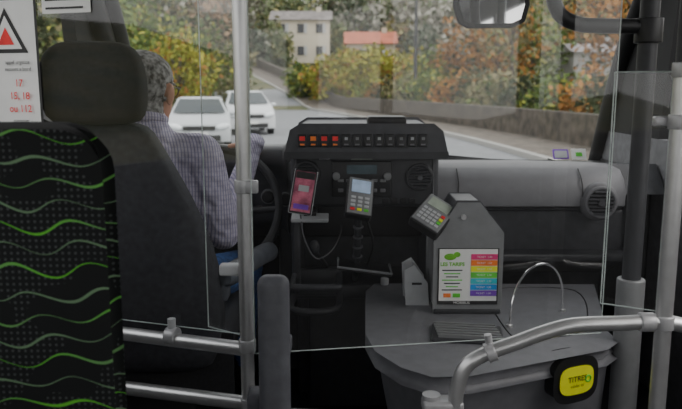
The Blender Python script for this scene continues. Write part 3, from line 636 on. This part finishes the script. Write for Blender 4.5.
for i in range(16):
    y=16+i*2.9; kx=np.interp(y,[k[0] for k in RK],[k[1] for k in RK]); cr.append((kx+4.9+rng.uniform(-.2,.6),y,.6+rng.uniform(-.2,.4),1.7,1.25,[3,4,3,2,0][i%5],1200,.13))
foliage('parapet_hedge',cr)
cr=[(17,44,5.5,3.6,3.8,2,1500,.2),(23.5,38,5.4,3.4,3.6,4,1500,.2),(12,55,5,3.5,3.6,2,1400,.22),(30,50,7.5,4.5,4.5,4,1500,.25),(9.5,40,4.6,2.2,2.6,4,450,.16),(14,33,5.0,2.6,3.0,2,550,.16),(16,60,4,3.4,3.6,0,1400,.22)]
foliage('autumn_trees',cr)
cr=[(-12.5,38,2.0,3.0,2.9,0,2200,.18),(-10.5,46,2.2,2.6,2.6,1,1500,.18),(-16,34,3.0,3.4,3.6,3,2000,.2),(-12,55,3.2,3.2,3.4,0,1500,.22),(-20,40,4,4,4.5,0,2000,.22),(-9.5,60,2.5,2.5,2.6,4,1100,.2),(-13,20,1.4,2,2.2,1,1500,.13),(-14,12,1.6,2.4,2.4,0,1500,.13),(-11,5,1.4,2,2,1,1500,.1),(12,5,1.6,2.4,2.4,0,1500,.12),(11,11,1.2,2.0,2.0,2,1500,.12),(-13.5,66,4,3.4,4,3,1500,.22),(-18,60,5,4,5,0,1500,.25)]
foliage('verge_trees',cr)
# houses
def house(nm,x,y,z,w,d,h,wc,rc,rh):
    e=E(nm,(x,y,z)); wm=mat(nm+'_wall',wc,.85); rm=mat(nm+'_roof',rc,.85,var=.3,scale=2)
    z0=min(z,hgt(x,y)-.5)
    box('walls',(x,y,(z0+z+h)/2),(w,d,z+h-z0),wm,e)
    prism('roof',[(y-d/2-.4,z+h),(y,z+h+rh),(y+d/2+.4,z+h)],'x',x-w/2-.3,x+w/2+.3,rm,e)
    for i in range(int(w//2.2)):
        wx=x-w/2+1.3+i*2.3
        for zz in ([z+1.5,z+4.2] if h>5 else [z+h*.6]):
            box('window_%d'%i,(wx,y-d/2-.03,zz),(.8,.1,1.1),M['dashdark'],e); box('shutter_%d'%i,(wx+.62,y-d/2-.03,zz),(.35,.1,1.15),M['boxlight'],e)
    box('chimney',(x+w*.3,y,z+h+rh*.9),(.6,.6,1.2),wm,e)
house('house',-5.0,92,4.2,7.2,6,5.2,(.60,.54,.44),(.2,.18,.17),1.4)
house('house',3.4,84,3.3,5.5,5,2.8,(.5,.42,.33),(.40,.12,.07),1.5)
house('house',21.0,60,.6,4.4,5,3.4,(.34,.33,.32),(.24,.22,.22),.8)
sl=E('street_lamp',(4.9,47,2)); cyl('mast',(4.9,47,-.6),(4.9,47,9),.13,M['dark'],sl,r2=.08); tube('arm',[(4.9,47,8.9),(4.2,46.5,9.4),(3.4,46,9.5)],.05,M['dark'],sl); ell('lamp_head',(3.1,45.8,9.45),(.4,.18,.08),M['boxlight'],sl)
# cars
M['carw']=mat('car_white',(.64,.65,.67),.25,var=.03,scale=2); M['cars']=mat('car_silver',(.52,.54,.56),.3,metal=.2,var=.03,scale=2)
M['cglass']=mat('car_glass',(.03,.04,.045),.08); M['tyre']=mat('tyre',(.02,.02,.02),.8); M['lampg']=mat('headlamp',(.75,.78,.8),.1,emit=.2)
def car(x,y,yaw,paint,H,Ln=4.2,W=1.78):
    e=E('car',(x,y,-.58)); e.rotation_euler=(0,0,math.radians(yaw))
    def P(nm,V,F,m,**k):
        o=obj(nm,V,F,m,None,**k); o.parent=e; return o
    s=H/1.45
    pr=[(0,.25),(-.02,.5),(.05,.72*s),(.35,.84*s),(.95,.96*s),(1.75,1.36*s),(2.1,1.43*s),(3.3,1.43*s),(3.95,1.05*s),(4.15,.9*s),(4.2,.3)]
    V=[];n=len(pr)
    rows=[-1,-.86,-.4,0,.4,.86,1]
    for u in rows:
        for (yy,zz) in pr:
            hw=W/2*(.76 if zz>1.1*s else 1)
            nose=.16*(u*u)*(1 if yy<.6 else 0)
            zr=zz-(.05 if abs(u)==1 and zz>.5 else 0)
            V.append((u*hw,yy+nose,zr))
    F=[]
    for r in range(len(rows)-1):
        for i in range(n): F.append((r*n+i,r*n+(i+1)%n,(r+1)*n+(i+1)%n,(r+1)*n+i))
    F.append(tuple(range(n)));F.append(tuple((len(rows)-1)*n+i for i in range(n)))
    P('car_body',V,F,paint,smooth=True,bevel=0)
    def q(nm,pts,m): P(nm,pts,[tuple(range(len(pts)))],m)
    hw=W/2
    q('car_windscreen',[(-hw*.86,.96,1.015*s),(hw*.86,.96,1.015*s),(hw*.66,1.69,1.392*s),(-hw*.66,1.69,1.392*s)],M['cglass'])
    for sd in(-1,1):
        q('side_window_%d'%sd,[(sd*hw*1.005,1.25,.98*s),(sd*hw*1.005,3.7,1.0*s),(sd*hw*.8,3.3,1.36*s),(sd*hw*.8,1.85,1.34*s)],M['cglass'])
        v,f=ellv((sd*hw*.74,.10,.66*s),(.22,.12,.09),(0,sd*-12,sd*20)); P('headlamp_%d'%sd,v,f,M['lampg'],smooth=True)
        v,f=ellv((sd*(hw+.1),1.25,.98*s),(.11,.06,.07)); P('wing_mirror_%d'%sd,v,f,paint,smooth=True)
        for yy in(.8,3.35):
            v,f=sweep([Vector((sd*(hw-.2),yy,.31)),Vector((sd*(hw+.01),yy,.31))],.31,20); P('wheel',v,f,M['tyre'])
            v,f=sweep([Vector((sd*(hw),yy,.31)),Vector((sd*(hw+.02),yy,.31))],.19,16); P('wheel_rim',v,f,M['steelp'])
    P('grille',boxv((0,-.02,.62*s),(.9,.06,.12)),CF,M['inkblack']); P('lower_intake',boxv((0,-.02,.36),(1.2,.06,.16)),CF,M['inkblack']); P('number_plate',boxv((0,-.05,.48),(.5,.03,.11)),CF,M['white'])
car(-3.35,26.5,14,M['carw'],1.66,W=1.82); car(-4.0,19.8,10,M['cars'],1.5)
# ------------------------------------------------------------ light
w=bpy.data.worlds.new('World'); S.world=w; w.use_nodes=True; g=G(w); bg=g.n['Background']
tc=g.n.new('ShaderNodeTexCoord'); sp=g.n.new('ShaderNodeSeparateXYZ'); g.l.new(tc.outputs['Generated'],sp.inputs[0])
f_=g.m('MULTIPLY_ADD',sp.outputs[2],1.2,.1); f_.node.use_clamp=True
cn=g.mix(g.m('MULTIPLY',g.noise(3,4,tc.outputs['Generated']),f_),(.84,.83,.81,1),(.70,.73,.78,1)); g.l.new(cn,bg.inputs[0]); bg.inputs[1].default_value=2.6
sd=bpy.data.lights.new('sun','SUN'); sd.energy=1.6; sd.angle=math.radians(40); sd.color=(1,.95,.88); so_=link(bpy.data.objects.new('sun_light',sd)); so_.rotation_euler=(math.radians(48),0,math.radians(60))
for i,y in enumerate((-1.6,.6)):
    ce=E('ceiling_lamp',(.12,y,1.94)); box('lamp_cover',(.12,y,1.945),(.5,.12,.02),M['boxlight'],ce,bevel=.004)
# camera
cam=bpy.data.cameras.new('camera'); cam.lens=36.95; cam.sensor_width=36; cam.clip_end=600; cam.dof.use_dof=True; cam.dof.focus_distance=2.05; cam.dof.aperture_fstop=4.5
co_=link(bpy.data.objects.new('camera',cam)); co_.location=(0,0,1.2); co_.rotation_euler=(math.radians(80.5),0,0); S.camera=co_
